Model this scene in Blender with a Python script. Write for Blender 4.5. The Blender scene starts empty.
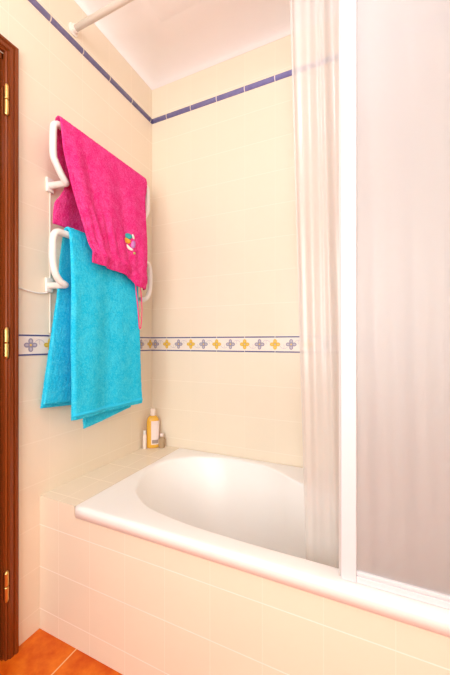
import bpy, bmesh, math, random
from mathutils import Vector, noise
random.seed(4)
C = bpy.context.scene.collection
S = bpy.context.scene
R = math.radians

# ------------------------------------------------------------------ camera
cam_data = bpy.data.cameras.new('camera')
cam = bpy.data.objects.new('camera', cam_data); C.objects.link(cam)
cam.location = (1.15, -1.503, 1.095)
cam.rotation_euler = (R(90), 0, R(24.5))
cam_data.sensor_fit = 'HORIZONTAL'; cam_data.sensor_width = 36.0
cam_data.lens = 36.0 * 318 / 450
cam_data.shift_y = 4.5 / 450
cam_data.clip_start = 0.02
S.camera = cam

# ------------------------------------------------------------------ world, lights, exposure
w = bpy.data.worlds.new('world'); S.world = w; w.use_nodes = True
w.node_tree.nodes['Background'].inputs[0].default_value = (0.9, 0.95, 1, 1)
w.node_tree.nodes['Background'].inputs[1].default_value = 0.4
S.view_settings.view_transform = 'Standard'; S.view_settings.look = 'None'
S.view_settings.gamma = 1.0; S.view_settings.use_curve_mapping = False
S.view_settings.exposure = 0.0
S.cycles.max_bounces = 16; S.cycles.diffuse_bounces = 8; S.cycles.transmission_bounces = 12
S.cycles.transparent_max_bounces = 16; S.cycles.glossy_bounces = 6
S.cycles.sample_clamp_indirect = 6.0

def area(name, loc, rot, sx, sy, power, color, shape='RECTANGLE'):
    d = bpy.data.lights.new(name, 'AREA'); d.shape = shape; d.size = sx
    if shape in ('RECTANGLE', 'ELLIPSE'): d.size_y = sy
    d.energy = power; d.color = color
    o = bpy.data.objects.new(name, d); C.objects.link(o); o.location = loc; o.rotation_euler = rot
    return o
# frontal fill added at an invented window; the added globe lamp comes last
area('added_front_fill', (0.95, -2.62, 1.45), (R(90), 0, 0), 1.3, 1.3, 42, (0.92, 0.96, 0.955))

# ------------------------------------------------------------------ helpers
def new_bm(): return bmesh.new()

def obj(name, bm, mats, parent=None, smooth=False, bevel=0, recalc=True):
    me = bpy.data.meshes.new(name)
    if recalc: bmesh.ops.recalc_face_normals(bm, faces=bm.faces[:])
    bm.to_mesh(me); bm.free()
    for m in (mats if isinstance(mats, (list, tuple)) else [mats]): me.materials.append(m)
    if smooth:
        for p in me.polygons: p.use_smooth = True
    o = bpy.data.objects.new(name, me); C.objects.link(o)
    if parent: o.parent = parent
    if bevel:
        b = o.modifiers.new('bevel', 'BEVEL'); b.width = bevel; b.segments = 3; b.limit_method = 'ANGLE'
        b.angle_limit = R(40)
    return o

def tag(o, label=None, cat=None, group=None, kind=None):
    if label: o['label'] = label
    if cat: o['category'] = cat
    if group: o['group'] = group
    if kind: o['kind'] = kind
    return o

def empty(name, loc, label, cat, group=None):
    o = bpy.data.objects.new(name, None); C.objects.link(o); o.location = loc; o.empty_display_size = 0.05
    return tag(o, label, cat, group)

def box(bm, lo, hi, mi=0):
    x0, y0, z0 = lo; x1, y1, z1 = hi
    v = [bm.verts.new(p) for p in ((x0,y0,z0),(x1,y0,z0),(x1,y1,z0),(x0,y1,z0),(x0,y0,z1),(x1,y0,z1),(x1,y1,z1),(x0,y1,z1))]
    for f in ((0,3,2,1),(4,5,6,7),(0,1,5,4),(1,2,6,5),(2,3,7,6),(3,0,4,7)):
        bm.faces.new([v[i] for i in f]).material_index = mi
    return bm

def bx(lo, hi): return box(new_bm(), lo, hi)

def catmull(pts, n=10, closed=False):
    pts = [Vector(p) for p in pts]; out = []; N = len(pts)
    for i in range(N if closed else N - 1):
        g = (lambda k: pts[k % N]) if closed else (lambda k: pts[max(0, min(N - 1, k))])
        a, b, c, d = g(i-1), g(i), g(i+1), g(i+2)
        for k in range(n):
            t = k / n
            out.append(0.5 * (2*b + (c-a)*t + (2*a-5*b+4*c-d)*t*t + (3*b-a-3*c+d)*t**3))
    if not closed: out.append(pts[-1])
    return out

def tube(bm, path, r, seg=14, caps=True, closed=False, mi=0):
    path = [Vector(p) for p in path]; n = len(path); rings = []; up = None
    for i, p in enumerate(path):
        if closed: t = path[(i+1) % n] - path[i-1]
        else: t = path[min(i+1, n-1)] - path[max(i-1, 0)]
        t.normalize()
        if up is None:
            up = t.orthogonal().normalized()
        else:
            up = (up - t * up.dot(t)).normalized()
        s = t.cross(up); rr = r(i / (n-1)) if callable(r) else r
        rings.append([bm.verts.new(p + up*math.cos(2*math.pi*k/seg)*rr + s*math.sin(2*math.pi*k/seg)*rr) for k in range(seg)])
    for i in range(n if closed else n-1):
        a, b = rings[i], rings[(i+1) % n]
        for k in range(seg): bm.faces.new((a[k], a[(k+1)%seg], b[(k+1)%seg], b[k])).material_index = mi
    if caps and not closed:
        bm.faces.new(rings[0][::-1]); bm.faces.new(rings[-1])
    return bm

def lathe(bm, prof, seg=32, sx=1, sy=1, power=2.0, off=(0,0,0), mi=0):
    """prof: (radius, z) list; super-elliptic cross section"""
    rings = []
    for r, z in prof:
        ring = []
        for k in range(seg):
            a = 2*math.pi*k/seg; c, s = math.cos(a), math.sin(a)
            x = math.copysign(abs(c)**(2/power), c); y = math.copysign(abs(s)**(2/power), s)
            ring.append(bm.verts.new((off[0]+x*r*sx, off[1]+y*r*sy, off[2]+z)))
        rings.append(ring)
    for a, b in zip(rings, rings[1:]):
        for k in range(seg): bm.faces.new((a[k], a[(k+1)%seg], b[(k+1)%seg], b[k])).material_index = mi
    bm.faces.new(rings[0][::-1]).material_index = mi; bm.faces.new(rings[-1]).material_index = mi
    return bm

def sm(a, b, x):
    t = max(0, min(1, (x-a)/(b-a))); return t*t*(3-2*t)
def lerp_tab(tab, x):
    if x <= tab[0][0]: return tab[0][1]
    for (a, p), (b, q) in zip(tab, tab[1:]):
        if x <= b: return p + (q-p)*(x-a)/(b-a)
    return tab[-1][1]

# ------------------------------------------------------------------ materials
class NT:
    def __init__(self, name):
        self.m = bpy.data.materials.new(name); self.m.use_nodes = True
        self.t = self.m.node_tree; self.b = self.t.nodes['Principled BSDF']; self.out = self.t.nodes['Material Output']
    def n(self, typ, **kw):
        x = self.t.nodes.new(typ)
        for k, v in kw.items(): setattr(x, k, v)
        return x
    def l(self, a, b): self.t.links.new(a, b)
    def math(self, op, a, b=None, c=None):
        x = self.n('ShaderNodeMath', operation=op)
        for i, v in enumerate((a, b, c)):
            if v is None: continue
            if isinstance(v, (int, float)): x.inputs[i].default_value = v
            else: self.l(v, x.inputs[i])
        return x.outputs[0]
    def mix(self, fac, a, b):
        x = self.n('ShaderNodeMix', data_type='RGBA')
        for sock, v in ((x.inputs[0], fac), (x.inputs[6], a), (x.inputs[7], b)):
            if isinstance(v, (int, float)): sock.default_value = v
            elif isinstance(v, tuple): sock.default_value = (*v, 1) if len(v) == 3 else v
            else: self.l(v, sock)
        return x.outputs[2]
    def noise(self, scale, detail=3, vec=None, rough=0.5):
        x = self.n('ShaderNodeTexNoise'); x.inputs['Scale'].default_value = scale
        x.inputs['Detail'].default_value = detail; x.inputs['Roughness'].default_value = rough
        if vec is not None: self.l(vec, x.inputs['Vector'])
        return x.outputs['Fac']
    def coord(self):
        x = self.n('ShaderNodeTexCoord'); return x.outputs['Object']
    def bump(self, h, strength, dist=0.001):
        x = self.n('ShaderNodeBump'); x.inputs['Strength'].default_value = strength; x.inputs['Distance'].default_value = dist
        self.l(h, x.inputs['Height']); self.l(x.outputs[0], self.b.inputs['Normal'])

def plain(name, col, rough=0.4, metal=0.0, spec=0.5, var=0.0, scale=30, bump=0.0, coat=0.0):
    t = NT(name); t.b.inputs['Roughness'].default_value = rough; t.b.inputs['Metallic'].default_value = metal
    t.b.inputs['Specular IOR Level'].default_value = spec; t.b.inputs['Coat Weight'].default_value = coat
    f = t.noise(scale, 3, t.coord())
    lo = tuple(c*(1-var) for c in col); hi = tuple(min(1, c*(1+var)) for c in col)
    t.l(t.mix(f, lo, hi), t.b.inputs['Base Color'])
    if bump: t.bump(f, bump)
    return t.m

TW, TH = 0.157, 0.16
def tile_material(name, ax, h0, col, grout, zlow=0.078, zhigh=1.124, ax2=None, h2=0.0, lw=0.0024, gf=0.32):
    """glazed square tiles with grout lines; ax = horizontal axis, ax2 replaces z for flat tops"""
    t = NT(name); co = t.coord(); sp = t.n('ShaderNodeSeparateXYZ'); t.l(co, sp.inputs[0])
    def line(v, pitch):
        fr = t.math('FRACT', t.math('DIVIDE', v, pitch))
        d = t.math('MINIMUM', fr, t.math('SUBTRACT', 1.0, fr))
        d = t.math('MULTIPLY', d, pitch)
        mr = t.n('ShaderNodeMapRange', interpolation_type='SMOOTHSTEP')
        t.l(d, mr.inputs[0]); mr.inputs[1].default_value = lw*0.35; mr.inputs[2].default_value = lw
        mr.inputs[3].default_value = 1; mr.inputs[4].default_value = 0
        return mr.outputs[0], t.math('FLOOR', t.math('DIVIDE', v, pitch))
    hs = t.math('ADD', sp.outputs[ax], -h0 + 20*TW)
    l1, i1 = line(hs, TW)
    if ax2 is None:
        z = sp.outputs[2]
        up = t.math('GREATER_THAN', z, 1.084)
        off = t.math('ADD', zlow, t.math('MULTIPLY', up, zhigh - zlow))
        vs = t.math('ADD', t.math('SUBTRACT', z, off), 20*TH)
        l2, i2 = line(vs, TH)
    else:
        l2, i2 = line(t.math('ADD', sp.outputs[ax2], -h2 + 20*TW), TW)
    g = t.math('MAXIMUM', t.math('MULTIPLY', l1, 0.15), l2)
    cv = t.n('ShaderNodeCombineXYZ'); t.l(i1, cv.inputs[0]); t.l(i2, cv.inputs[1])
    wn = t.n('ShaderNodeTexWhiteNoise', noise_dimensions='3D'); t.l(cv.outputs[0], wn.inputs['Vector'])
    cloud = t.noise(7, 3, co)
    base = t.mix(t.math('MULTIPLY', wn.outputs[0], 0.5), col, tuple(c*0.965 for c in col))
    base = t.mix(t.math('MULTIPLY', cloud, 0.25), base, tuple(c*0.95 for c in col))
    t.l(t.mix(t.math('MULTIPLY', g, gf), base, grout), t.b.inputs['Base Color'])
    t.l(t.math('ADD', 0.22, t.math('MULTIPLY', g, 0.4)), t.b.inputs['Roughness'])
    t.b.inputs['Specular IOR Level'].default_value = 0.35
    t.bump(t.math('SUBTRACT', 1.0, g), 0.2 if gf > 0.1 else 0.03, 0.0010)
    return t.m

CREAM = (0.835, 0.735, 0.59); GROUT = (0.86, 0.79, 0.68)
M = {}
M['tile_left'] = tile_material('tile_left', 1, -0.02, CREAM, GROUT)
M['tile_back'] = tile_material('tile_back', 0, 0.104, CREAM, GROUT)
M['tile_apron'] = tile_material('tile_apron', 0, 0.104, CREAM, (0.90, 0.84, 0.76), gf=0.9)
M['tile_ledge'] = tile_material('tile_ledge', 0, 0.104, CREAM, GROUT, ax2=1, h2=-0.02, gf=0.06)
M['plaster'] = plain('ceiling_plaster', (0.86, 0.815, 0.785), 0.85, var=0.01, scale=12)
M['cove'] = M['plaster']
M['enamel'] = plain('white_enamel', (0.91, 0.885, 0.86), 0.32)
M['white_lacquer'] = plain('white_lacquer', (0.70, 0.69, 0.72), 0.35)
M['white_plastic'] = plain('white_plastic', (0.84, 0.82, 0.78), 0.35)
M['rail_white'] = plain('rail_white', (0.86, 0.80, 0.72), 0.4)
M['brass'] = plain('brass', (0.78, 0.52, 0.18), 0.28, metal=1.0, var=0.08, scale=60)
M['chrome'] = plain('chrome', (0.8, 0.8, 0.8), 0.12, metal=1.0)
M['grey_seal'] = plain('grey_seal', (0.55, 0.52, 0.50), 0.5)
M['border_cream'] = plain('border_cream', (0.84, 0.76, 0.68), 0.25)
M['border_blue'] = plain('border_blue', (0.075, 0.075, 0.22), 0.3, var=0.1, scale=80)
M['petal_grey'] = plain('petal_grey', (0.30, 0.27, 0.36), 0.35, var=0.15, scale=120)
M['petal_pale'] = plain('petal_pale', (0.50, 0.46, 0.52), 0.35)
M['petal_yellow'] = plain('petal_yellow', (0.70, 0.43, 0.035), 0.35, var=0.15, scale=120)
M['petal_gold'] = plain('petal_gold', (0.80, 0.55, 0.10), 0.35)

def liner_material(ax, h0):
    t = NT('liner_tile_%d' % ax); sp = t.n('ShaderNodeSeparateXYZ'); co = t.coord(); t.l(co, sp.inputs[0])
    v = t.math('DIVIDE', t.math('ADD', sp.outputs[ax], -h0 + 20*TW), TW)
    fr = t.math('FRACT', v); d = t.math('MINIMUM', fr, t.math('SUBTRACT', 1.0, fr))
    g = t.math('LESS_THAN', d, 0.014)
    n = t.noise(40, 4, co)
    blue = t.mix(n, (0.13, 0.125, 0.33), (0.24, 0.23, 0.48))
    t.l(t.mix(g, blue, (0.85, 0.78, 0.74)), t.b.inputs['Base Color'])
    t.b.inputs['Roughness'].default_value = 0.22
    return t.m
M['liner_left'] = liner_material(1, -0.02); M['liner_back'] = liner_material(0, 0.104)

def wood_material():
    t = NT('varnished_mahogany'); co = t.coord()
    mp = t.n('ShaderNodeMapping'); mp.inputs['Scale'].default_value = (60, 60, 2.2); t.l(co, mp.inputs[0])
    n = t.noise(1.0, 5, mp.outputs[0], 0.6)
    mp2 = t.n('ShaderNodeMapping'); mp2.inputs['Scale'].default_value = (200, 200, 5); t.l(co, mp2.inputs[0])
    n2 = t.noise(1.0, 3, mp2.outputs[0])
    c = t.mix(n, (0.095, 0.017, 0.0035), (0.34, 0.072, 0.011))
    c = t.mix(t.math('MULTIPLY', n2, 0.45), c, (0.10, 0.018, 0.005))
    t.l(c, t.b.inputs['Base Color']); t.b.inputs['Roughness'].default_value = 0.22
    t.b.inputs['Specular IOR Level'].default_value = 0.35
    t.bump(n2, 0.08)
    return t.m
M['wood'] = wood_material()

def floor_material():
    t = NT('terracotta_tile'); co = t.coord(); sp = t.n('ShaderNodeSeparateXYZ'); t.l(co, sp.inputs[0])
    P = 0.335
    def line(v):
        fr = t.math('FRACT', t.math('DIVIDE', v, P)); d = t.math('MULTIPLY', t.math('MINIMUM', fr, t.math('SUBTRACT', 1.0, fr)), P)
        mr = t.n('ShaderNodeMapRange', interpolation_type='SMOOTHSTEP'); t.l(d, mr.inputs[0])
        mr.inputs[1].default_value = 0.0012; mr.inputs[2].default_value = 0.003; mr.inputs[3].default_value = 1; mr.inputs[4].default_value = 0
        return mr.outputs[0]
    g = t.math('MAXIMUM', line(t.math('ADD', sp.outputs[0], -0.197 + 10*P)), line(t.math('ADD', sp.outputs[1], 0.93 + 10*P)))
    n = t.noise(14, 6, co, 0.62); n2 = t.noise(4, 3, co)
    mr = t.n('ShaderNodeMapRange'); t.l(n, mr.inputs[0]); mr.inputs[1].default_value = 0.35; mr.inputs[2].default_value = 0.68
    c = t.mix(mr.outputs[0], (0.60, 0.080, 0.002), (0.84, 0.22, 0.016))
    c = t.mix(t.math('MULTIPLY', n2, 0.45), c, (0.50, 0.060, 0.003))
    t.l(t.mix(g, c, (0.80, 0.50, 0.25)), t.b.inputs['Base Color'])
    t.b.inputs['Roughness'].default_value = 0.35; t.b.inputs['Specular IOR Level'].default_value = 0.25
    t.bump(t.math('SUBTRACT', 1.0, g), 0.4, 0.0015)
    return t.m
M['floor'] = floor_material()

def terry_material(name, dark, mid, light, swirl=8):
    t = NT(name); co = t.coord()
    fine = t.noise(420, 3, co, 0.7); med = t.noise(70, 4, co, 0.65)
    dn = t.noise(swirl, 3, co); 
    vm = t.n('ShaderNodeVectorMath', operation='ADD'); t.l(co, vm.inputs[0])
    cb = t.n('ShaderNodeCombineXYZ'); 
    for i in range(3): t.l(t.math('MULTIPLY', dn, 0.25), cb.inputs[i])
    t.l(cb.outputs[0], vm.inputs[1])
    sw = t.noise(swirl*3.2, 4, vm.outputs[0], 0.6)
    def rng(v, a, b):
        mr = t.n('ShaderNodeMapRange'); t.l(v, mr.inputs[0]); mr.inputs[1].default_value = a; mr.inputs[2].default_value = b
        return mr.outputs[0]
    c = t.mix(rng(sw, 0.42, 0.62), mid, light)
    c = t.mix(t.math('MULTIPLY', rng(med, 0.5, 0.75), 0.5), c, dark)
    gr = t.noise(190, 2, co, 0.6)
    c = t.mix(t.math('MULTIPLY', rng(gr, 0.50, 0.70), 0.55), c, tuple(min(1, x*1.1+0.07) for x in light))
    c = t.mix(t.math('MULTIPLY', rng(gr, 0.50, 0.32), 0.4), c, dark)
    t.l(c, t.b.inputs['Base Color'])
    t.b.inputs['Roughness'].default_value = 0.95; t.b.inputs['Specular IOR Level'].default_value = 0.1
    t.b.inputs['Sheen Weight'].default_value = 0.35; t.b.inputs['Sheen Roughness'].default_value = 0.5
    t.b.inputs['Sheen Tint'].default_value = (*light, 1)
    h = t.math('ADD', t.math('MULTIPLY', fine, 0.6), med)
    t.bump(h, 0.9, 0.004)
    return t.m
M['pink'] = terry_material('pink_terry', (0.68, 0.012, 0.16), (0.76, 0.027, 0.22), (0.80, 0.070, 0.30))
M['pink_hem'] = plain('pink_hem', (0.83, 0.035, 0.25), 0.9, var=0.1, scale=200, bump=0.5)
M['cord_pink'] = plain('cord_pink', (0.85, 0.06, 0.20), 0.7)
M['blue'] = terry_material('turquoise_terry', (0.008, 0.46, 0.76), (0.014, 0.58, 0.90), (0.050, 0.66, 0.94))
M['blue_hem'] = plain('turquoise_hem', (0.018, 0.57, 0.88), 0.9, var=0.12, scale=250, bump=0.6)
for k, c in dict(teal=(0.02, 0.42, 0.42), orange=(0.85, 0.40, 0.03), lilac=(0.55, 0.20, 0.55), white=(0.9, 0.86, 0.8), green=(0.45, 0.55, 0.12)).items():
    M['thread_'+k] = plain('thread_'+k, c, 0.6, var=0.15, scale=500, bump=0.5)

def film_material():
    t = NT('clear_curtain_film'); t.t.nodes.remove(t.b)
    tr = t.n('ShaderNodeBsdfTransparent'); tr.inputs[0].default_value = (0.97, 0.95, 0.93, 1)
    tl = t.n('ShaderNodeBsdfTranslucent'); tl.inputs[0].default_value = (0.94, 0.92, 0.91, 1)
    df = t.n('ShaderNodeBsdfDiffuse'); df.inputs[0].default_value = (0.84, 0.81, 0.80, 1)
    gl = t.n('ShaderNodeBsdfGlossy'); gl.inputs['Roughness'].default_value = 0.24
    co = t.coord(); mp = t.n('ShaderNodeMapping'); mp.inputs['Scale'].default_value = (40, 40, 3); t.l(co, mp.inputs[0])
    nz = t.noise(1, 3, mp.outputs[0])
    bp = t.n('ShaderNodeBump'); bp.inputs['Strength'].default_value = 0.25; bp.inputs['Distance'].default_value = 0.004
    t.l(nz, bp.inputs['Height']); t.l(bp.outputs[0], gl.inputs['Normal'])
    a = t.n('ShaderNodeMixShader'); a.inputs[0].default_value = 0.5; t.l(tl.outputs[0], a.inputs[1]); t.l(df.outputs[0], a.inputs[2])
    b = t.n('ShaderNodeMixShader'); b.inputs[0].default_value = 0.70; t.l(tr.outputs[0], b.inputs[1]); t.l(a.outputs[0], b.inputs[2])
    c = t.n('ShaderNodeMixShader'); 
    fr = t.n('ShaderNodeFresnel'); fr.inputs[0].default_value = 1.55; t.l(fr.outputs[0], c.inputs[0])
    t.l(b.outputs[0], c.inputs[1]); t.l(gl.outputs[0], c.inputs[2]); t.l(c.outputs[0], t.out.inputs[0])
    return t.m
M['film'] = film_material()

def frosted_material():
    t = NT('frosted_acrylic'); t.t.nodes.remove(t.b)
    tl = t.n('ShaderNodeBsdfTranslucent'); tl.inputs[0].default_value = (0.92, 0.92, 0.94, 1)
    df = t.n('ShaderNodeBsdfDiffuse'); df.inputs[0].default_value = (0.82, 0.86, 0.96, 1)
    rf = t.n('ShaderNodeBsdfRefraction'); rf.inputs['Roughness'].default_value = 0.35; rf.inputs['IOR'].default_value = 1.3
    rf.inputs[0].default_value = (0.97, 0.95, 0.94, 1)
    gl = t.n('ShaderNodeBsdfGlossy'); gl.inputs['Roughness'].default_value = 0.5
    tp = t.n('ShaderNodeBsdfTransparent'); tp.inputs[0].default_value = (0.99, 0.98, 0.97, 1)
    def mx(f, a, b):
        x = t.n('ShaderNodeMixShader'); x.inputs[0].default_value = f; t.l(a, x.inputs[1]); t.l(b, x.inputs[2]); return x.outputs[0]
    sh = mx(0.40, tl.outputs[0], df.outputs[0])
    thru = mx(0.68, rf.outputs[0], tp.outputs[0])
    t.l(mx(0.07, mx(0.25, thru, sh), gl.outputs[0]), t.out.inputs[0])
    return t.m
M['frosted'] = frosted_material()

def liquid_material(name, col, trans=0.5, rough=0.15):
    t = NT(name); t.b.inputs['Base Color'].default_value = (*col, 1); t.b.inputs['Transmission Weight'].default_value = trans
    t.b.inputs['Roughness'].default_value = rough; t.b.inputs['IOR'].default_value = 1.35
    n = t.noise(60, 2, t.coord()); t.bump(n, 0.03)
    return t.m
M['orange_gel'] = liquid_material('orange_gel', (0.93, 0.52, 0.07), 0.15)
M['peach_plastic'] = liquid_material('peach_plastic', (0.92, 0.62, 0.36), 0.4)
M['brown_glass'] = liquid_material('brown_glass', (0.72, 0.54, 0.34), 0.5)
M['pale_label'] = plain('pale_label', (0.86, 0.72, 0.68), 0.4, var=0.08, scale=60)
M['pale_plastic'] = plain('pale_plastic', (0.86, 0.74, 0.66), 0.4)
M['print_grey'] = plain('print_grey', (0.35, 0.27, 0.24), 0.5)

def fill_globe_material():
    t = NT('fill_globe_glow'); t.b.inputs['Base Color'].default_value = (0.9, 0.88, 0.84, 1)
    t.b.inputs['Emission Color'].default_value = (0.85, 0.92, 1.04, 1); t.b.inputs['Emission Strength'].default_value = 27.0  # glow of the added, unseen globe that lights the room
    return t.m
M['opal'] = fill_globe_material()

# ------------------------------------------------------------------ setting
XR, YF, ZC = 1.90, -2.75, 2.63
def struct(name, bm, m, label, parent=None, **kw):
    o = obj(name, bm, m, parent, **kw)
    if parent is None: tag(o, label, name.split('_')[0], kind='structure')
    return o

struct('floor', bx((-0.1, YF-0.1, -0.06), (XR+0.1, 0.1, 0)), M['floor'], 'orange terracotta tiled floor with pale grout')
struct('ceiling', bx((-0.1, YF-0.1, ZC), (XR+0.1, 0.1, ZC+0.06)), M['plaster'], 'white plastered ceiling')
struct('wall_back', bx((-0.1, 0, 0), (XR+0.1, 0.1, ZC)), M['tile_back'], 'cream tiled wall behind the bathtub')
DY0, DY1, DZ = -1.56, -0.808, 2.088      # door opening
bm = bx((-0.1, DY1, 0), (0, 0, ZC)); box(bm, (-0.1, YF-0.1, 0), (0, DY0, ZC)); box(bm, (-0.1, DY0, DZ), (0, DY1, ZC))
struct('wall_left', bm, M['tile_left'], 'cream tiled wall with the towel rail')
struct('wall_right', bx((XR, YF-0.1, 0), (XR+0.1, 0, ZC)), M['tile_left'], 'cream tiled wall at the far end of the bathtub')
WX0, WX1, WZ0, WZ1 = 0.30, 1.60, 0.8, 2.1  # invented window behind the camera, added to go with the fill light
bm = bx((0, YF-0.1, 0), (WX0, YF, ZC)); box(bm, (WX1, YF-0.1, 0), (XR, YF, ZC))
box(bm, (WX0, YF-0.1, 0), (WX1, YF, WZ0)); box(bm, (WX0, YF-0.1, WZ1), (WX1, YF, ZC))
struct('wall_front', bm, M['tile_back'], 'cream tiled wall with the added window behind the camera')
bm = new_bm()
for lo, hi in (((WX0, WZ0), (WX0+0.05, WZ1)), ((WX1-0.05, WZ0), (WX1, WZ1)), ((WX0, WZ0), (WX1, WZ0+0.05)), ((WX0, WZ1-0.05), (WX1, WZ1)), ((0.925, WZ0), (0.975, WZ1))):
    box(bm, (lo[0], YF-0.07, lo[1]), (hi[0], YF-0.03, hi[1]))
wo = struct('window_added', bm, M['white_lacquer'], 'unseen white framed frosted window added behind the camera for fill light')
obj('pane', bx((WX0, YF-0.055, WZ0), (WX1, YF-0.05, WZ1)), M['frosted'], wo)

# cove between walls and ceiling
def ring_sweep(prof, x0, x1, y0, y1):
    """profile of (inset, z) swept round the room with mitred corners"""
    bm = new_bm(); rings = []
    for d, z in prof:
        rings.append([bm.verts.new(p) for p in ((x0+d, y1-d, z), (x1-d, y1-d, z), (x1-d, y0+d, z), (x0+d, y0+d, z))])
    n = len(rings)
    for i in range(n):
        a, b = rings[i], rings[(i+1) % n]
        for k in range(4): bm.faces.new((a[k], a[(k+1)%4], b[(k+1)%4], b[k]))
    return bm
prof = [(0, ZC+0.002), (0, 2.5545)]
for k in range(0, 11):
    a = R(90*k/10); prof.append((0.0005 + 0.16*(1-math.cos(a)), 2.556 + 0.0735*math.sin(a)))
prof += [(0.24, 2.6298), (0.245, ZC+0.002)]
struct('trim_1', ring_sweep(prof, 0, XR, YF, 0), M['cove'], 'white coved moulding where the walls meet the ceiling', smooth=True)

# blue liner tiles and the flowered border, on both visible walls
def liner_profile():
    return [(0, -0.014)] + [(0.009*math.cos(R(a)), 0.014*math.sin(R(a))) for a in range(-80, 81, 16)] + [(0, 0.014)]
ZL = 2.372
def liner(axis, a0, a1, m):
    bm = new_bm(); rings = []
    for s in (a0, a1):
        rings.append([bm.verts.new((d, s, ZL+z) if axis == 1 else (s, -d, ZL+z)) for d, z in liner_profile()])
    for k in range(len(rings[0])-1): bm.faces.new((rings[0][k], rings[0][k+1], rings[1][k+1], rings[1][k]))
    bm.faces.new(rings[0]); bm.faces.new(rings[1][::-1])
    return bm
struct('trim_2', liner(1, YF, 0, None), M['liner_left'], 'blue liner tiles high on the wall with the towel rail', smooth=True)
struct('trim_3', liner(0, 0, XR, None), M['liner_back'], 'blue liner tiles high on the wall behind the bathtub', smooth=True)

BORD = [M['border_cream'], M['border_blue'], M['petal_grey'], M['petal_pale'], M['petal_yellow'], M['petal_gold']]
def border(axis, a0, a1, g0):
    bm = new_bm(); zc = 1.0835
    def P(s, z, d): return (d, s, z) if axis == 1 else (s, -d, z)
    def slab(s0, s1, z0, z1, d, mi):
        a, b = P(s0, z0, 0), P(s1, z1, d)
        box(bm, tuple(map(min, a, b)), tuple(map(max, a, b)), mi)
    def poly(pts, mi, d=0.0024):
        top = [bm.verts.new(P(s, z, d)) for s, z in pts]; bot = [bm.verts.new(P(s, z, 0.001)) for s, z in pts]
        bm.faces.new(top).material_index = mi
        for k in range(len(pts)):
            bm.faces.new((top[k], top[(k+1)%len(pts)], bot[(k+1)%len(pts)], bot[k])).material_index = mi
    def ell(cs, cz, a, b, ang, mi, d):
        c, s = math.cos(ang), math.sin(ang)
        poly([(cs + a*math.cos(t)*c - b*math.sin(t)*s, cz + a*math.cos(t)*s + b*math.sin(t)*c) for t in [2*math.pi*k/14 for k in range(14)]], mi, d)
    def stroke(pts, w, mi):
        pts = [Vector((p[0], p[1], 0)) for p in pts]
        pts = catmull(pts, 5)
        L, Rr = [], []
        for i, p in enumerate(pts):
            t = (pts[min(i+1, len(pts)-1)] - pts[max(i-1, 0)]).normalized(); n = Vector((-t.y, t.x, 0))
            L.append(p + n*w); Rr.append(p - n*w)
        for i in range(len(pts)-1):
            q = [L[i], L[i+1], Rr[i+1], Rr[i]]
            bm.faces.new([bm.verts.new(P(v.x, v.y, 0.0022)) for v in q]).material_index = mi
    slab(a0, a1, 1.043, 1.124, 0.0018, 0)
    k = math.ceil((a0 - g0)/TW) - 1
    while g0 + k*TW < a1 + TW:
        j = g0 + k*TW
        for z0, z1 in ((1.0445, 1.0505), (1.1165, 1.1225)):
            s0, s1 = max(a0, j+0.0015), min(a1, j+TW-0.0015)
            if s1 > s0: slab(s0, s1, z0, z1, 0.0023, 1)
        for cs, m1, m2 in ((j, 4, 5), (j + TW/2, 2, 3)):
            if not (a0 + 0.02 < cs < a1 - 0.005) and not (axis == 1 and cs > -0.03 and cs < -0.015): continue
            for q in range(4):
                a = q*math.pi/2
                ell(cs + 0.0145*math.cos(a), zc + 0.0145*math.sin(a), 0.0112, 0.0094, a, m1, 0.0026)
                ell(cs + 0.0150*math.cos(a), zc + 0.0150*math.sin(a), 0.0060, 0.0042, a, m2, 0.0030)
                ell(cs + 0.0085*math.cos(a+math.pi/4), zc + 0.0085*math.sin(a+math.pi/4), 0.0045, 0.0035, a+math.pi/4, m1, 0.0025)
            ell(cs, zc, 0.004, 0.004, 0, 5 if m1 == 2 else 3, 0.0034)
            for sg in ((1, -1) if m1 == 2 else ()):      # a tendril up to the right and down to the left of each grey flower
                if a0 < cs + sg*0.058 < a1:
                    stroke([(cs+sg*0.018, zc+sg*0.013), (cs+sg*0.030, zc+sg*0.020), (cs+sg*0.044, zc+sg*0.018), (cs+sg*0.055, zc+sg*0.008)], 0.0011, 3)
                    stroke([(cs+sg*0.036, zc+sg*0.018), (cs+sg*0.033, zc+sg*0.009), (cs+sg*0.037, zc+sg*0.001)], 0.0010, 3)
        k += 1
    return bm
struct('trim_4', border(1, -0.7785, -0.002, -0.02), BORD, 'flowered border tiles on the wall with the towel rail', recalc=False)
struct('trim_5', border(0, 0.0025, XR, 0.104), BORD, 'flowered border tiles on the wall behind the bathtub', recalc=False)

# tiled ledge and front of the built-in bath
ZLEDGE = 0.507
bm = bx((0, -0.688, 0), (0.187, -0.001, ZLEDGE))
struct('wall_ledge', bm, M['tile_ledge'], 'cream tiled ledge at the head of the bathtub')
bm = bx((0.0, -0.690, 0), (XR, -0.664, 0.471)); box(bm, (0.0, -0.690, 0.471), (0.187, -0.688, ZLEDGE))
struct('wall_apron', bm, M['tile_apron'], 'cream tiled front of the bathtub')

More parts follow.
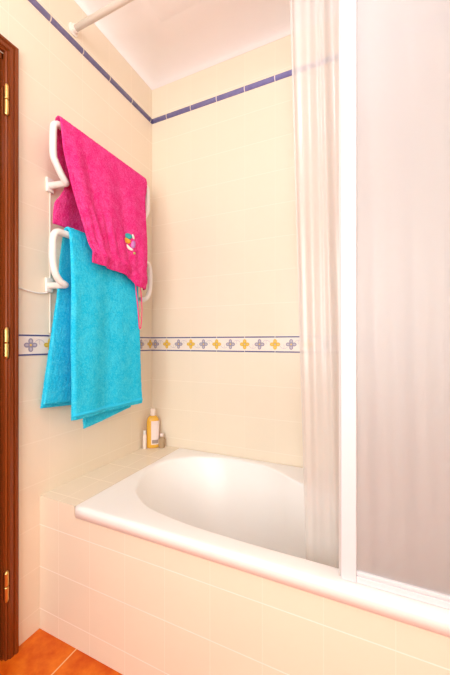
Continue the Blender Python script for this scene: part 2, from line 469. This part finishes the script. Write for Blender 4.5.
# ------------------------------------------------------------------ door
bm = new_bm()
A = 0.044                                      # moulded architrave
def moulding(y_out, sgn, z0, z1):
    pr = [(0, 0), (0.016, 0), (0.022, 0.006), (0.022, 0.013), (0.017, 0.016), (0.020, 0.022), (0.020, 0.033), (0.013, 0.036), (0.015, 0.040), (0.012, A), (0, A)]
    return pr
pr = moulding(0, 0, 0, 0)
yo, yi = DY1 + 0.029, DY0 - 0.029
paths = []
for d, (x_) in [(p[1], p[0]) for p in pr]:
    paths.append([(x_, yo - d, 0), (x_, yo - d, 2.135 - d), (x_, yi + d, 2.135 - d), (x_, yi + d, 0)])
vs = [[bm.verts.new(p) for p in path] for path in paths]
for a, b in zip(vs, vs[1:] + vs[:1]):
    for k in range(3): bm.faces.new((a[k], a[k+1], b[k+1], b[k]))
bm.faces.new([v[0] for v in vs]); bm.faces.new([v[-1] for v in vs][::-1])
door = struct('door_1', bm, M['wood'], 'varnished reddish wooden door in a moulded frame')
bm = bx((-0.1, DY1-0.02, 0), (0.0, DY1, DZ)); box(bm, (-0.1, DY0, 0), (0.0, DY0+0.02, DZ)); box(bm, (-0.1, DY0, DZ-0.02), (0, DY1, DZ))
for lo, hi in (((DY1-0.04, 0), (DY1-0.02, DZ)), ((DY0+0.02, 0), (DY0+0.04, DZ)), ((DY0+0.02, DZ-0.045), (DY1-0.02, DZ-0.02))):
    box(bm, (-0.1, lo[0], lo[1]), (-0.046, hi[0], hi[1]))
obj('jamb', bm, M['wood'], door)
L0, L1 = DY0 + 0.024, DY1 - 0.026
bm = new_bm()
for (y0, z0, y1, z1) in ((L0, 0.008, L0+0.10, 2.06), (L1-0.10, 0.008, L1, 2.06), (L0+0.10, 0.008, L1-0.10, 0.2), (L0+0.10, 1.96, L1-0.10, 2.06), (L0+0.10, 0.95, L1-0.10, 1.07)):
    box(bm, (-0.042, y0, z0), (-0.002, y1, z1))
lf = obj('door_leaf', bm, M['wood'], door, bevel=0.004)
for z0, z1 in ((0.2, 0.95), (1.07, 1.96)):
    obj('door_panel', bx((-0.032, L0+0.10, z0), (-0.012, L1-0.10, z1)), M['wood'], door, bevel=0.003)
bm = new_bm(); tube(bm, [(0.0, L0+0.05, 1.0), (0.045, L0+0.05, 1.0)], 0.009)
tube(bm, catmull([(0.045, L0+0.05, 1.0), (0.05, L0+0.07, 1.0), (0.05, L0+0.16, 1.0)], 6), 0.008)
obj('door_handle', bm, M['brass'], door, smooth=True)
for z in (1.925, 1.092, 0.258):
    bm = new_bm(); yk, xk = -0.8225, 0.018
    for a, b in ((-0.048, -0.0015), (0.0015, 0.048)):
        lathe(bm, [(0.0055, a), (0.0068, a+0.002), (0.0068, b-0.002), (0.0055, b)], 16, off=(xk, yk, z))
    for s in (-1, 1): lathe(bm, [(0.006, 0), (0.0045, s*0.004), (0.001, s*0.006)], 12, off=(xk, yk, z+s*0.048))
    box(bm, (0.0, yk-0.003, z-0.045), (xk, yk+0.003, z+0.045))
    obj('hinge', bm, M['brass'], door, smooth=False)

# ------------------------------------------------------------------ bathtub
def rounded_rect_ray(cx, cy, x0, x1, y0, y1, r, dx, dy):
    """distance along (dx,dy) from (cx,cy) to a rounded rectangle, by bisection"""
    lo, hi = 0, 3
    for _ in range(44):
        t = (lo+hi)/2; x, y = cx+dx*t, cy+dy*t
        qx = max(x0+r-x, x-(x1-r), 0); qy = max(y0+r-y, y-(y1-r), 0)
        inside = x0 <= x <= x1 and y0 <= y <= y1 and qx*qx+qy*qy <= r*r
        lo, hi = (t, hi) if inside else (lo, t)
    return lo
edge = [(0.226, -0.295), (0.240, -0.37), (0.268, -0.44), (0.325, -0.52), (0.43, -0.588), (0.555, -0.616), (0.68, -0.628), (0.85, -0.633), (1.05, -0.633),
        (1.3, -0.632), (1.55, -0.625), (1.70, -0.60), (1.79, -0.53), (1.82, -0.42), (1.80, -0.30), (1.73, -0.225), (1.58, -0.20), (1.36, -0.195), (1.15, -0.196),
        (1.0, -0.2), (0.91, -0.187), (0.83, -0.14), (0.76, -0.09), (0.68, -0.058), (0.56, -0.046), (0.45, -0.052), (0.35, -0.088), (0.27, -0.15), (0.234, -0.22)]
cx, cy = 0.98, -0.40
dense = catmull([(x, y, 0) for x, y in edge], 24, closed=True)
NA = 240
def ray_poly(dx, dy):
    best = 0
    for p, q in zip(dense, dense[1:] + dense[:1]):
        ex, ey = q.x-p.x, q.y-p.y; den = dx*ey - dy*ex
        if abs(den) < 1e-12: continue
        t = ((p.x-cx)*ey - (p.y-cy)*ex)/den; s = ((p.x-cx)*dy - (p.y-cy)*dx)/den
        if 0 <= s <= 1.0001 and t > best: best = t
    return best
# directions: resample evenly on the basin outline so the long sides keep enough points
tot = [0]
for p, q in zip(dense, dense[1:] + dense[:1]): tot.append(tot[-1] + (q-p).length)
ids = []; k = 0
for i in range(NA):
    s = tot[-1]*i/NA
    while tot[k+1] < s: k += 1
    t = (s-tot[k])/(tot[k+1]-tot[k]); p, q = dense[k], dense[(k+1) % len(dense)]
    ids.append(p.lerp(q, t))
rays = []
for p in ids:
    d = Vector((p.x-cx, p.y-cy)); L = d.length; d /= L; rays.append((d, L))
TX0, TX1, TY0, TY1 = 0.1882, 1.897, -0.699, -0.002
ZT = 0.513
bm = new_bm(); rings = []
def outer(inset, z, r=0.012):
    ring = []
    for d, L in rays:
        t = rounded_rect_ray(cx, cy, TX0+inset, TX1-inset, TY0+inset, TY1-inset, max(r-inset, 0.002), d.x, d.y)
        ring.append(bm.verts.new((cx+d.x*t, cy+d.y*t, z)))
    rings.append(ring)
def inner(f, z, shift=0.0):
    """f: 0 = basin edge; grows inwards in metres"""
    ring = []
    for d, L in rays:
        t = L - f
        ring.append(bm.verts.new((cx+d.x*t, cy+d.y*t, z)))
    rings.append(ring)
outer(0.007, 0.4735); outer(0.0, 0.4735); outer(0.0, 0.498)
for k in range(1, 7):
    a = R(15*k); outer(0.016*(1-math.cos(a)), 0.498 + (ZT-0.498)*math.sin(a))
outer(0.024, ZT)
inner(-0.010, ZT-0.0005)
for k in range(1, 7):
    a = R(13*k); inner(-0.010+0.018*math.sin(a), ZT-0.0005-0.018*(1-math.cos(a)))
bottom = []
def basin(s, z):
    ring = []
    for d, L in rays:
        e = Vector((cx+d.x*(L-0.0082), cy+d.y*(L-0.0082)))
        # foot of the wall: steep on the long sides, a long slope at the head end
        bxm = 1.02 + (e.x-1.02)*(0.62 if e.x < 1.02 else 0.80); bym = -0.40 + (e.y+0.40)*0.66
        x = e.x + (bxm-e.x)*s; y = e.y + (bym-e.y)*s
        ring.append(bm.verts.new((x, y, z)))
    rings.append(ring)
for s, z in ((0.07, 0.465), (0.16, 0.42), (0.28, 0.36), (0.40, 0.30), (0.53, 0.24), (0.68, 0.185), (0.82, 0.15), (0.93, 0.135), (1.03, 0.128), (1.25, 0.124), (1.6, 0.121)): basin(s, z)
for a, b in zip(rings, rings[1:]):
    for k in range(NA): bm.faces.new((a[k], a[(k+1)%NA], b[(k+1)%NA], b[k]))
bm.faces.new(rings[-1])
tub = obj('bathtub', bm, M['enamel'], smooth=True)
tag(tub, 'white built-in bathtub with an oval basin behind the tiled front', 'bathtub')
bm = new_bm(); lathe(bm, [(0.034, 0), (0.033, 0.003), (0.022, 0.004), (0.018, 0.001)], 28, off=(1.45, -0.40, 0.1245))
obj('drain', bm, M['chrome'], tub, smooth=True)

# ------------------------------------------------------------------ shower screen on the front rim
sc = empty('shower_screen', (1.1, -0.665, ZT), 'white framed frosted shower screen standing on the front rim of the bathtub', 'shower screen')
def rel(bm, o):
    bmesh.ops.translate(bm, verts=bm.verts[:], vec=-Vector(o.location)); return bm
SX0, SX1 = 1.0850, 1.1205; SY0, SY1 = -0.676, -0.652; STOP = 2.08
o = obj('post', rel(bx((SX0, SY0, ZT+0.001), (SX1, SY1, STOP)), sc), M['white_lacquer'], sc, bevel=0.0025)
o = obj('seal_strip', rel(bx((SX0-0.005, -0.667, ZT+0.002), (SX0+0.001, -0.660, STOP)), sc), M['grey_seal'], sc)
bm = bx((SX1, SY0+0.002, ZT+0.001), (XR-0.005, SY1-0.002, ZT+0.017)); box(bm, (SX1, SY0+0.005, ZT+0.017), (XR-0.005, SY1-0.006, ZT+0.027))
obj('bottom_rail', rel(bm, sc), M['white_lacquer'], sc, bevel=0.002)
obj('top_rail', rel(bx((SX0, SY0, STOP), (XR-0.005, SY1, STOP+0.035)), sc), M['white_lacquer'], sc, bevel=0.0025)
obj('post', rel(bx((XR-0.04, SY0, ZT+0.001), (XR-0.004, SY1, STOP)), sc), M['white_lacquer'], sc, bevel=0.0025)
obj('pane', rel(bx((SX1-0.004, -0.666, ZT+0.022), (XR-0.036, -0.662, STOP+0.004)), sc), M['frosted'], sc)

# ------------------------------------------------------------------ curtain rail and curtain
RY, RZ = -0.54, 2.423
cr = empty('curtain_rail', (0, RY, RZ), 'white curtain rail running out from the tiled wall above the blue liner tiles', 'curtain rail')
bm = new_bm(); tube(bm, [(0.004, 0, 0), (XR-0.004, 0, 0)], 0.0125, 18)
obj('rod', bm, M['rail_white'], cr, smooth=True)
for x, s in ((0.0, 1), (XR, -1)):
    bm = new_bm(); tube(bm, [(x+s*0.0005, 0, 0), (x+s*0.005, 0, 0), (x+s*0.0052, 0, 0), (x+s*0.020, 0, 0)], lambda t: 0.024 if t < 0.5 else 0.0165, 24)
    obj('wall_flange', bm, M['rail_white'], cr, smooth=False, bevel=0.001)

def curtain():
    bm = new_bm(); NU, NV = 260, 70; grid = []
    for j in range(NV+1):
        v = j/NV; z = (RZ-0.022) + (0.31-(RZ-0.022))*v; row = []
        x0 = 0.915 + 0.062*v; x1 = 1.69
        for i in range(NU+1):
            u = i/NU; x = x0 + (x1-x0)*u
            ph = 1.2*math.sin(3.1*u+0.6) + 0.5*math.sin(1.8*v+4*u)
            amp = (0.017 - 0.008*v)*(0.45 + 1.35*sm(0.08, 0.25, u))
            y = amp*math.sin(2*math.pi*(8*u**0.95) + ph) + 0.0045*math.sin(2*math.pi*23*u + 3*v)*(1-0.6*v)
            y += 0.004*noise.noise(Vector((u*14, v*5, 1.3)))
            x += 0.006*math.cos(2*math.pi*(8*u**0.95) + ph)*(1-v)
            row.append(bm.verts.new((x, RY + 0.012*v + y, z)))
        grid.append(row)
    for j in range(NV):
        for i in range(NU): bm.faces.new((grid[j][i], grid[j][i+1], grid[j+1][i+1], grid[j+1][i]))
    return bm
cu = obj('shower_curtain', curtain(), M['film'], smooth=True)
tag(cu, 'translucent plastic shower curtain hanging inside the bathtub behind the frosted screen', 'shower curtain')
for k in range(14):
    x = 0.922 + k*(1.68-0.922)/13
    bm = new_bm()
    tube(bm, [(x, RY+0.0175*math.cos(2*math.pi*q/20), RZ-0.003+0.0175*math.sin(2*math.pi*q/20)) for q in range(20)], 0.0018, 8, closed=True)
    obj('curtain_ring', bm, M['white_plastic'], cu, smooth=True)

# ------------------------------------------------------------------ towel rail
tr = empty('towel_rail', (0, -0.65, 1.2), 'white tubular heated towel rail with two loops on the cream tiled wall', 'towel rail')
RT = 0.0125
def loop_tube(left, mirror):
    """one hooped rail: bar along the wall whose ends turn down and back into the wall"""
    x, y, zt = left[0]                         # mirror: sum of the two bracket positions
    right = [(p[0], mirror - p[1], p[2]) for p in left]
    mid = [(x, y + (mirror-2*y)*t, zt) for t in (0.15, 0.4, 0.6, 0.85)]
    pts = left[::-1] + mid + right
    bm = new_bm(); tube(bm, catmull(pts, 8), RT, 16)
    obj('rail_loop', rel(bm, tr), M['white_plastic'], tr, smooth=True)
    for p in (left[-1], right[-1]):
        bm = bx((0.0005, p[1]-0.016, p[2]-0.026), (0.012, p[1]+0.016, p[2]+0.030))
        obj('wall_bracket', rel(bm, tr), M['white_plastic'], tr, bevel=0.004)
loop_tube([(0.103, -0.676, 1.898), (0.103, -0.697, 1.893), (0.103, -0.709, 1.877), (0.103, -0.711, 1.829), (0.103, -0.710, 1.774), (0.103, -0.700, 1.752),
           (0.103, -0.676, 1.718), (0.103, -0.660, 1.702), (0.097, -0.653, 1.699), (0.080, -0.652, 1.701), (0.04, -0.652, 1.705), (0.008, -0.652, 1.708)], -0.885)
loop_tube([(0.1015, -0.668, 1.5035), (0.1015, -0.695, 1.499), (0.1015, -0.709, 1.478), (0.1015, -0.712, 1.44), (0.1015, -0.711, 1.385), (0.1015, -0.700, 1.345),
           (0.1015, -0.682, 1.322), (0.1015, -0.664, 1.313), (0.097, -0.656, 1.311), (0.080, -0.655, 1.312), (0.04, -0.655, 1.314), (0.008, -0.655, 1.316)], -0.862)
obj('upright', rel(bx((0.0005, -0.650, 1.13), (0.0045, -0.646, 1.70)), tr), M['rail_white'], tr, bevel=0.001)
bm = new_bm(); tube(bm, catmull([(0.004, -0.784, 1.293), (0.005, -0.75, 1.286), (0.006, -0.70, 1.281), (0.007, -0.668, 1.286), (0.008, -0.655, 1.295)], 8), 0.0028, 8)
obj('power_cable', rel(bm, tr), M['white_plastic'], tr, smooth=True)

# ------------------------------------------------------------------ towels
def cloth(NU, NV, f, thick):
    """thick sheet over parametric surface f(u,v) -> Vector; returns bmesh"""
    P = [[f(i/NU, j/NV) for i in range(NU+1)] for j in range(NV+1)]
    def normal(i, j):
        a = P[j][min(i+1, NU)] - P[j][max(i-1, 0)]; b = P[min(j+1, NV)][i] - P[max(j-1, 0)][i]
        n = a.cross(b); return n.normalized() if n.length > 1e-9 else Vector((1, 0, 0))
    bm = new_bm(); T, B = [], []
    for j in range(NV+1):
        rt, rb = [], []
        for i in range(NU+1):
            n = normal(i, j); p = P[j][i]
            pil = 0.0016*noise.noise(p*150) + 0.0011*noise.noise(p*330)
            # rounded edge
            e = min(i, NU-i, j, NV-j); h = thick*(0.45 if e == 0 else 0.8 if e == 1 else 1.0)
            rt.append(bm.verts.new(p + n*(h/2 + pil))); rb.append(bm.verts.new(p - n*(h/2 + pil)))
        T.append(rt); B.append(rb)
    for j in range(NV):
        for i in range(NU):
            bm.faces.new((T[j][i], T[j][i+1], T[j+1][i+1], T[j+1][i])); bm.faces.new((B[j][i], B[j+1][i], B[j+1][i+1], B[j][i+1]))
    for j in range(NV):
        for i in (0, NU): bm.faces.new((T[j][i], T[j+1][i], B[j+1][i], B[j][i]))
    for i in range(NU):
        for j in (0, NV): bm.faces.new((T[j][i], T[j][i+1], B[j][i+1], B[j][i]))
    return bm

def path_sampler(keys, n=12):
    """keys: rows of numbers; returns row at arc parameter t in 0..1 (arc measured on the first two)"""
    K = len(keys[0]); rows = []
    pad = [keys[0]] + list(keys) + [keys[-1]]
    for i in range(1, len(pad)-2):
        a, b, c, d = pad[i-1], pad[i], pad[i+1], pad[i+2]
        for q in range(n):
            t = q/n
            rows.append([0.5*(2*b[k]+(c[k]-a[k])*t+(2*a[k]-5*b[k]+4*c[k]-d[k])*t*t+(3*b[k]-a[k]-3*c[k]+d[k])*t**3) for k in range(K)])
    rows.append(list(keys[-1])); L = [0]
    for p, q in zip(rows, rows[1:]): L.append(L[-1] + math.hypot(q[0]-p[0], q[1]-p[1]))
    def at(t):
        s = t*L[-1]; lo = 0
        while lo < len(L)-2 and L[lo+1] < s: lo += 1
        f = (s-L[lo])/max(1e-9, L[lo+1]-L[lo]); f = max(0, min(1, f))
        return [rows[lo][k]+(rows[lo+1][k]-rows[lo][k])*f for k in range(K)]
    return at

# pink: X, Z, left Y, right Y
pink_at = path_sampler([
    (0.055, 1.545, -0.676, -0.262), (0.058, 1.62, -0.672, -0.262), (0.060, 1.665, -0.646, -0.262), (0.062, 1.705, -0.630, -0.262), (0.066, 1.75, -0.645, -0.262), (0.070, 1.809, -0.680, -0.208), (0.082, 1.894, -0.690, -0.206), (0.090, 1.918, -0.692, -0.206),
    (0.102, 1.925, -0.694, -0.206), (0.116, 1.918, -0.697, -0.206), (0.126, 1.894, -0.698, -0.207), (0.140, 1.789, -0.696, -0.210), (0.154, 1.669, -0.672, -0.216),
    (0.163, 1.550, -0.637, -0.224), (0.168, 1.450, -0.604, -0.236), (0.168, 1.405, -0.590, -0.242)])
def pink_f(u, v):
    x, z, l, r = pink_at(v)
    y = l + (r-l)*u
    fr = sm(0.46, 0.62, v)                     # 1 on the front panel
    low = sm(0.72, 1.0, v)
    # bottom edge: gathered seam dipping to the right corner
    dz = lerp_tab([(0, 0.0), (0.2, 0.004), (0.5, 0.014), (0.64, 0.026), (0.72, 0.050), (0.82, 0.056), (1.0, 0.055)], u)
    z -= dz*sm(0.55, 1.0, v)
    # long soft folds, and pleats pinched above the seam
    uu = u - 0.05*low
    x += fr*(0.010*math.exp(-((uu-0.10)/0.06)**2) - 0.008*math.exp(-((uu-0.22)/0.05)**2) + 0.007*math.exp(-((uu-0.40)/0.09)**2)
             - 0.006*math.exp(-((uu-0.58)/0.06)**2) + 0.006*math.exp(-((uu-0.75)/0.08)**2))
    pl = math.exp(-((u-0.22)/0.16)**2)
    x += sm(0.70, 0.85, v)*(1-0.75*sm(0.90, 0.95, v))*fr*(0.007*pl*math.sin(2*math.pi*(u-0.05*v)*10) + 0.003*(1-pl)*math.sin(2*math.pi*u*6+1))
    x += 0.012*fr*math.exp(-((v-0.955)/0.022)**2)*(0.4+0.6*(1-sm(0.7, 0.9, u)))     # rolled seam along the hem
    x -= fr*0.035*sm(0.90, 1.0, u)**2          # right edge turns back to the wall
    x += fr*0.004*noise.noise(Vector((u*5, v*6, 0.3)))
    if v < 0.4: x += 0.004*math.sin(2*math.pi*u*3)*(1-v/0.4)
    return Vector((x, y, z))
pk = obj('towel', cloth(170, 260, pink_f, 0.008), M['pink'], smooth=True)
tag(pk, 'pink terry towel with a small embroidery draped over the upper bar of the towel rail', 'towel')

def on_cloth(f, u, v, h):
    p = f(u, v); a = f(u+0.01, v)-f(u-0.01, v); b = f(u, v+0.01)-f(u, v-0.01)
    n = a.cross(b).normalized()
    if n.x < 0: n = -n
    return p + n*h
def find_uv(f, y, z, v0=0.6, v1=0.99):
    best = None
    for i in range(101):
        for j in range(101):
            u = i/100; v = v0+(v1-v0)*j/100; p = f(u, v); d = (p.y-y)**2+(p.z-z)**2
            if best is None or d < best[0]: best = (d, u, v)
    return best[1:]
def patch(f, pts_yz, mat, name='embroidery', label=None, h=0.0065):
    bm = new_bm(); top = []; bot = []
    def near(y, z):     # invert the cloth map with a few Newton steps
        u, v = near.uv
        for _ in range(25):
            p = f(u, v); du = (f(u+1e-3, v)-p)*1e3; dv = (f(u, v+1e-3)-p)*1e3
            ey, ez = y-p.y, z-p.z; det = du.y*dv.z - dv.y*du.z
            if abs(det) < 1e-9: break
            u += max(-.05, min(.05, (ey*dv.z - dv.y*ez)/det)); v += max(-.05, min(.05, (du.y*ez - ey*du.z)/det))
            u = max(0.02, min(0.98, u)); v = max(0.5, min(0.985, v))
        near.uv = (u, v); return u, v
    near.uv = find_uv(f, *pts_yz[0])
    cyz = (sum(p[0] for p in pts_yz)/len(pts_yz), sum(p[1] for p in pts_yz)/len(pts_yz))
    rings = []
    for s, hh in ((1.0, h-0.005), (1.0, h), (0.6, h+0.0008), (0.25, h+0.001)):
        rings.append([bm.verts.new(on_cloth(f, *near(cyz[0]+(y-cyz[0])*s, cyz[1]+(z-cyz[1])*s), hh)) for y, z in pts_yz])
    n = len(pts_yz)
    for a, b in zip(rings, rings[1:]):
        for k in range(n): bm.faces.new((a[k], a[(k+1)%n], b[(k+1)%n], b[k]))
    bm.faces.new(rings[-1])
    o = obj(name, bm, mat, pk, smooth=True)
    if label: o['label'] = label
def blob(cy_, cz_, a, b, ang, n=18, k2=0.0):
    c, s = math.cos(ang), math.sin(ang)
    out = []
    for q in range(n):
        t = 2*math.pi*q/n; p = a*math.cos(t); r = b*math.sin(t) + k2*(p/a)**2
        out.append((cy_+p*c-r*s, cz_+p*s+r*c))
    return out
EY, EZ = -0.382, 1.556
patch(pk and pink_f, blob(EY+0.0026, EZ+0.0153, 0.0179, 0.0127, 0.1), M['thread_teal'], label='teal embroidered spot')
patch(pink_f, blob(EY-0.0051, EZ-0.0068, 0.0187, 0.0119, -0.1), M['thread_orange'], label='orange embroidered spot')
patch(pink_f, blob(EY+0.0255, EZ+0.0187, 0.0051, 0.0110, 0.3), M['thread_white'], label='white embroidered fleck')
patch(pink_f, blob(EY+0.0255, EZ-0.0170, 0.0102, 0.0187, -0.2), M['thread_lilac'], label='lilac embroidered patch')
patch(pink_f, blob(EY+0.0051, EZ-0.0374, 0.0187, 0.0068, -0.6, k2=0.004), M['thread_white'], label='white embroidered streak')
patch(pink_f, blob(EY+0.0289, EZ-0.0561, 0.0051, 0.0051, 0), M['thread_green'], label='green embroidered dot')
# hanging loop at the lower right
bm = new_bm()
tube(bm, catmull([(0.150, -0.322, 1.372), (0.154, -0.321, 1.33), (0.161, -0.316, 1.25), (0.159, -0.306, 1.175), (0.158, -0.298, 1.158), (0.158, -0.290, 1.178),
                  (0.158, -0.284, 1.25), (0.158, -0.290, 1.32), (0.158, -0.300, 1.37)], 10), 0.0026, 8)
obj('hanging_loop', bm, M['cord_pink'], pk, smooth=True)

# turquoise: X, Z, left Y, right Y
blue_at = path_sampler([
    (0.046, 0.862, -0.708, -0.300), (0.048, 1.05, -0.684, -0.295), (0.054, 1.25, -0.660, -0.290), (0.068, 1.42, -0.655, -0.29), (0.083, 1.500, -0.654, -0.29), (0.090, 1.522, -0.654, -0.29),
    (0.101, 1.529, -0.655, -0.29), (0.113, 1.522, -0.656, -0.29), (0.122, 1.500, -0.657, -0.29), (0.134, 1.38, -0.660, -0.288), (0.140, 1.22, -0.661, -0.286), (0.144, 1.0, -0.662, -0.280), (0.148, 0.803, -0.664, -0.272)])
def blue_f(u, v):
    x, z, l, r = blue_at(v)
    y = l + (r-l)*u
    fr = sm(0.50, 0.75, v); bk = 1 - sm(0.2, 0.48, v)
    x += fr*(0.005*math.sin(2*math.pi*(u*1.3+0.1)) + 0.003*math.sin(2*math.pi*u*2.7+v*4)) + 0.004*noise.noise(Vector((u*3, v*7, 8.1)))*fr
    x += bk*0.004*math.sin(2*math.pi*u*1.6)
    x -= fr*0.010*(1-sm(0, 0.03, u)) + fr*0.008*sm(0.96, 1.0, u)
    if bk > 0: z += bk*(-0.034*u)*(1-v/0.5)
    return Vector((x, y, z))
bl = obj('towel', cloth(140, 330, blue_f, 0.011), M['blue'], smooth=True)
tag(bl, 'turquoise terry towel folded over the lower bar of the towel rail', 'towel')
def inner_f(u, v):
    x = 0.118 - 0.004*v + 0.003*math.sin(5*u); zt = 1.30
    y = -0.640 + 0.055*v + (0.350 - 0.075*v)*u; zb = 0.750 + 0.032*u/0.9
    return Vector((x, y, zt + (zb-zt)*v))
obj('inner_fold', cloth(70, 130, inner_f, 0.010), M['blue'], bl, smooth=True)
def inner_back(u, v):
    x = 0.025 + 0.002*math.sin(6*u); y = -0.640 - 0.064*v + (0.34 + 0.02*v)*u; zt = 1.25; zb = 0.846 - 0.03*u
    return Vector((x, y, zt + (zb-zt)*v))
obj('inner_fold', cloth(70, 110, inner_back, 0.010), M['blue'], bl, smooth=True)
def strip(f, v0, v1, h, both=False):
    bm = new_bm(); n = 80; rows = []
    for v in (v0, v0+(v1-v0)*0.5, v1):
        rows.append([bm.verts.new(on_cloth(f, 0.012+0.976*i/n, v, h + (0.0012 if v not in (v0, v1) else 0))) for i in range(n+1)])
    for a, b in zip(rows, rows[1:]):
        for i in range(n): bm.faces.new((a[i], a[i+1], b[i+1], b[i]))
    return bm
o = obj('hem', strip(blue_f, 0.982, 0.993, 0.0066), M['blue_hem'], bl, smooth=True)
s_ = o.modifiers.new('thickness', 'SOLIDIFY'); s_.thickness = 0.002; s_.offset = -1

# ------------------------------------------------------------------ toiletries on the ledge
FACE = R(35)          # turned towards the open side of the room
g = empty('bottle', (0.046, -0.052, ZLEDGE), 'tall orange shower gel bottle with a pale cap in the corner of the ledge', 'bottle')
g.rotation_euler = (0, 0, FACE)
body = [(0.86, 0.0), (0.97, 0.003), (1.0, 0.01), (1.0, 0.135), (0.97, 0.15), (0.86, 0.163), (0.66, 0.172), (0.44, 0.177), (0.36, 0.180)]
bm = new_bm(); lathe(bm, body, 40, 0.034, 0.020, 2.6)
obj('body', bm, M['orange_gel'], g, smooth=True)
bm = new_bm(); lathe(bm, [(0.0135, 0.178), (0.0145, 0.180), (0.0145, 0.213), (0.013, 0.216)], 24)
obj('cap', bm, M['pale_plastic'], g, smooth=True, bevel=0.0005)
def label_wrap(z0, z1, a0, a1, sx, sy, power, off, n=24):
    bm = new_bm(); rows = []
    for z in (z0, z1):
        row = []
        for k in range(n+1):
            a = a0+(a1-a0)*k/n; c, s = math.cos(a), math.sin(a)
            x = math.copysign(abs(c)**(2/power), c); y = math.copysign(abs(s)**(2/power), s)
            row.append(bm.verts.new((x*(sx+off), y*(sy+off), z)))
        rows.append(row)
    for k in range(n): bm.faces.new((rows[0][k], rows[0][k+1], rows[1][k+1], rows[1][k]))
    return bm
o = obj('label', label_wrap(0.02, 0.150, R(-100), R(35), 0.034, 0.020, 2.6, 0.0006), M['pale_label'], g, smooth=True); o['label'] = 'pale pinkish paper label'
o = obj('label', label_wrap(0.026, 0.046, R(-94), R(-40), 0.034, 0.020, 2.6, 0.0011), M['print_grey'], g, smooth=True); o['label'] = 'dark printed block'
g = empty('bottle', (0.022, -0.094, ZLEDGE), 'slim pale tube with a white cap left of the orange bottle', 'bottle')
bm = new_bm(); lathe(bm, [(0.8, 0), (0.95, 0.003), (1, 0.01), (1, 0.07), (0.9, 0.077), (0.6, 0.082)], 24, 0.011, 0.010)
obj('body', bm, M['pale_plastic'], g, smooth=True)
bm = new_bm(); lathe(bm, [(0.0075, 0.081), (0.008, 0.083), (0.0075, 0.099), (0.006, 0.101)], 20)
obj('cap', bm, M['white_plastic'], g, smooth=True)
g = empty('bottle', (0.094, -0.036, ZLEDGE), 'small brownish glass bottle with a pale stopper right of the orange bottle', 'bottle')
bm = new_bm(); lathe(bm, [(0.85, 0), (1, 0.004), (1, 0.046), (0.85, 0.052), (0.5, 0.056), (0.45, 0.062)], 24, 0.017, 0.015, 3.0)
obj('body', bm, M['brown_glass'], g, smooth=True)
bm = new_bm(); lathe(bm, [(0.009, 0.062), (0.0105, 0.064), (0.0105, 0.076), (0.009, 0.078)], 20)
obj('cap', bm, M['pale_label'], g, smooth=True)

# ------------------------------------------------------------------ globe lamp added out of view to supply light
lp = empty('added_lamp', (1.05, -1.38, ZC), 'unseen round opal globe lamp added at the middle of the ceiling to supply light', 'lamp')
bm = new_bm(); lathe(bm, [(0.055, -0.03), (0.06, -0.025), (0.06, 0)], 32); obj('base', bm, M['white_lacquer'], lp, smooth=True)
bm = new_bm(); lathe(bm, [(0.008, -0.20), (0.008, -0.03)], 16); obj('stem', bm, M['white_lacquer'], lp, smooth=True)
bm = new_bm(); bmesh.ops.create_uvsphere(bm, u_segments=32, v_segments=20, radius=0.11)
bmesh.ops.translate(bm, verts=bm.verts[:], vec=(0, 0, -0.30)); obj('fill_globe', bm, M['opal'], lp, smooth=True)
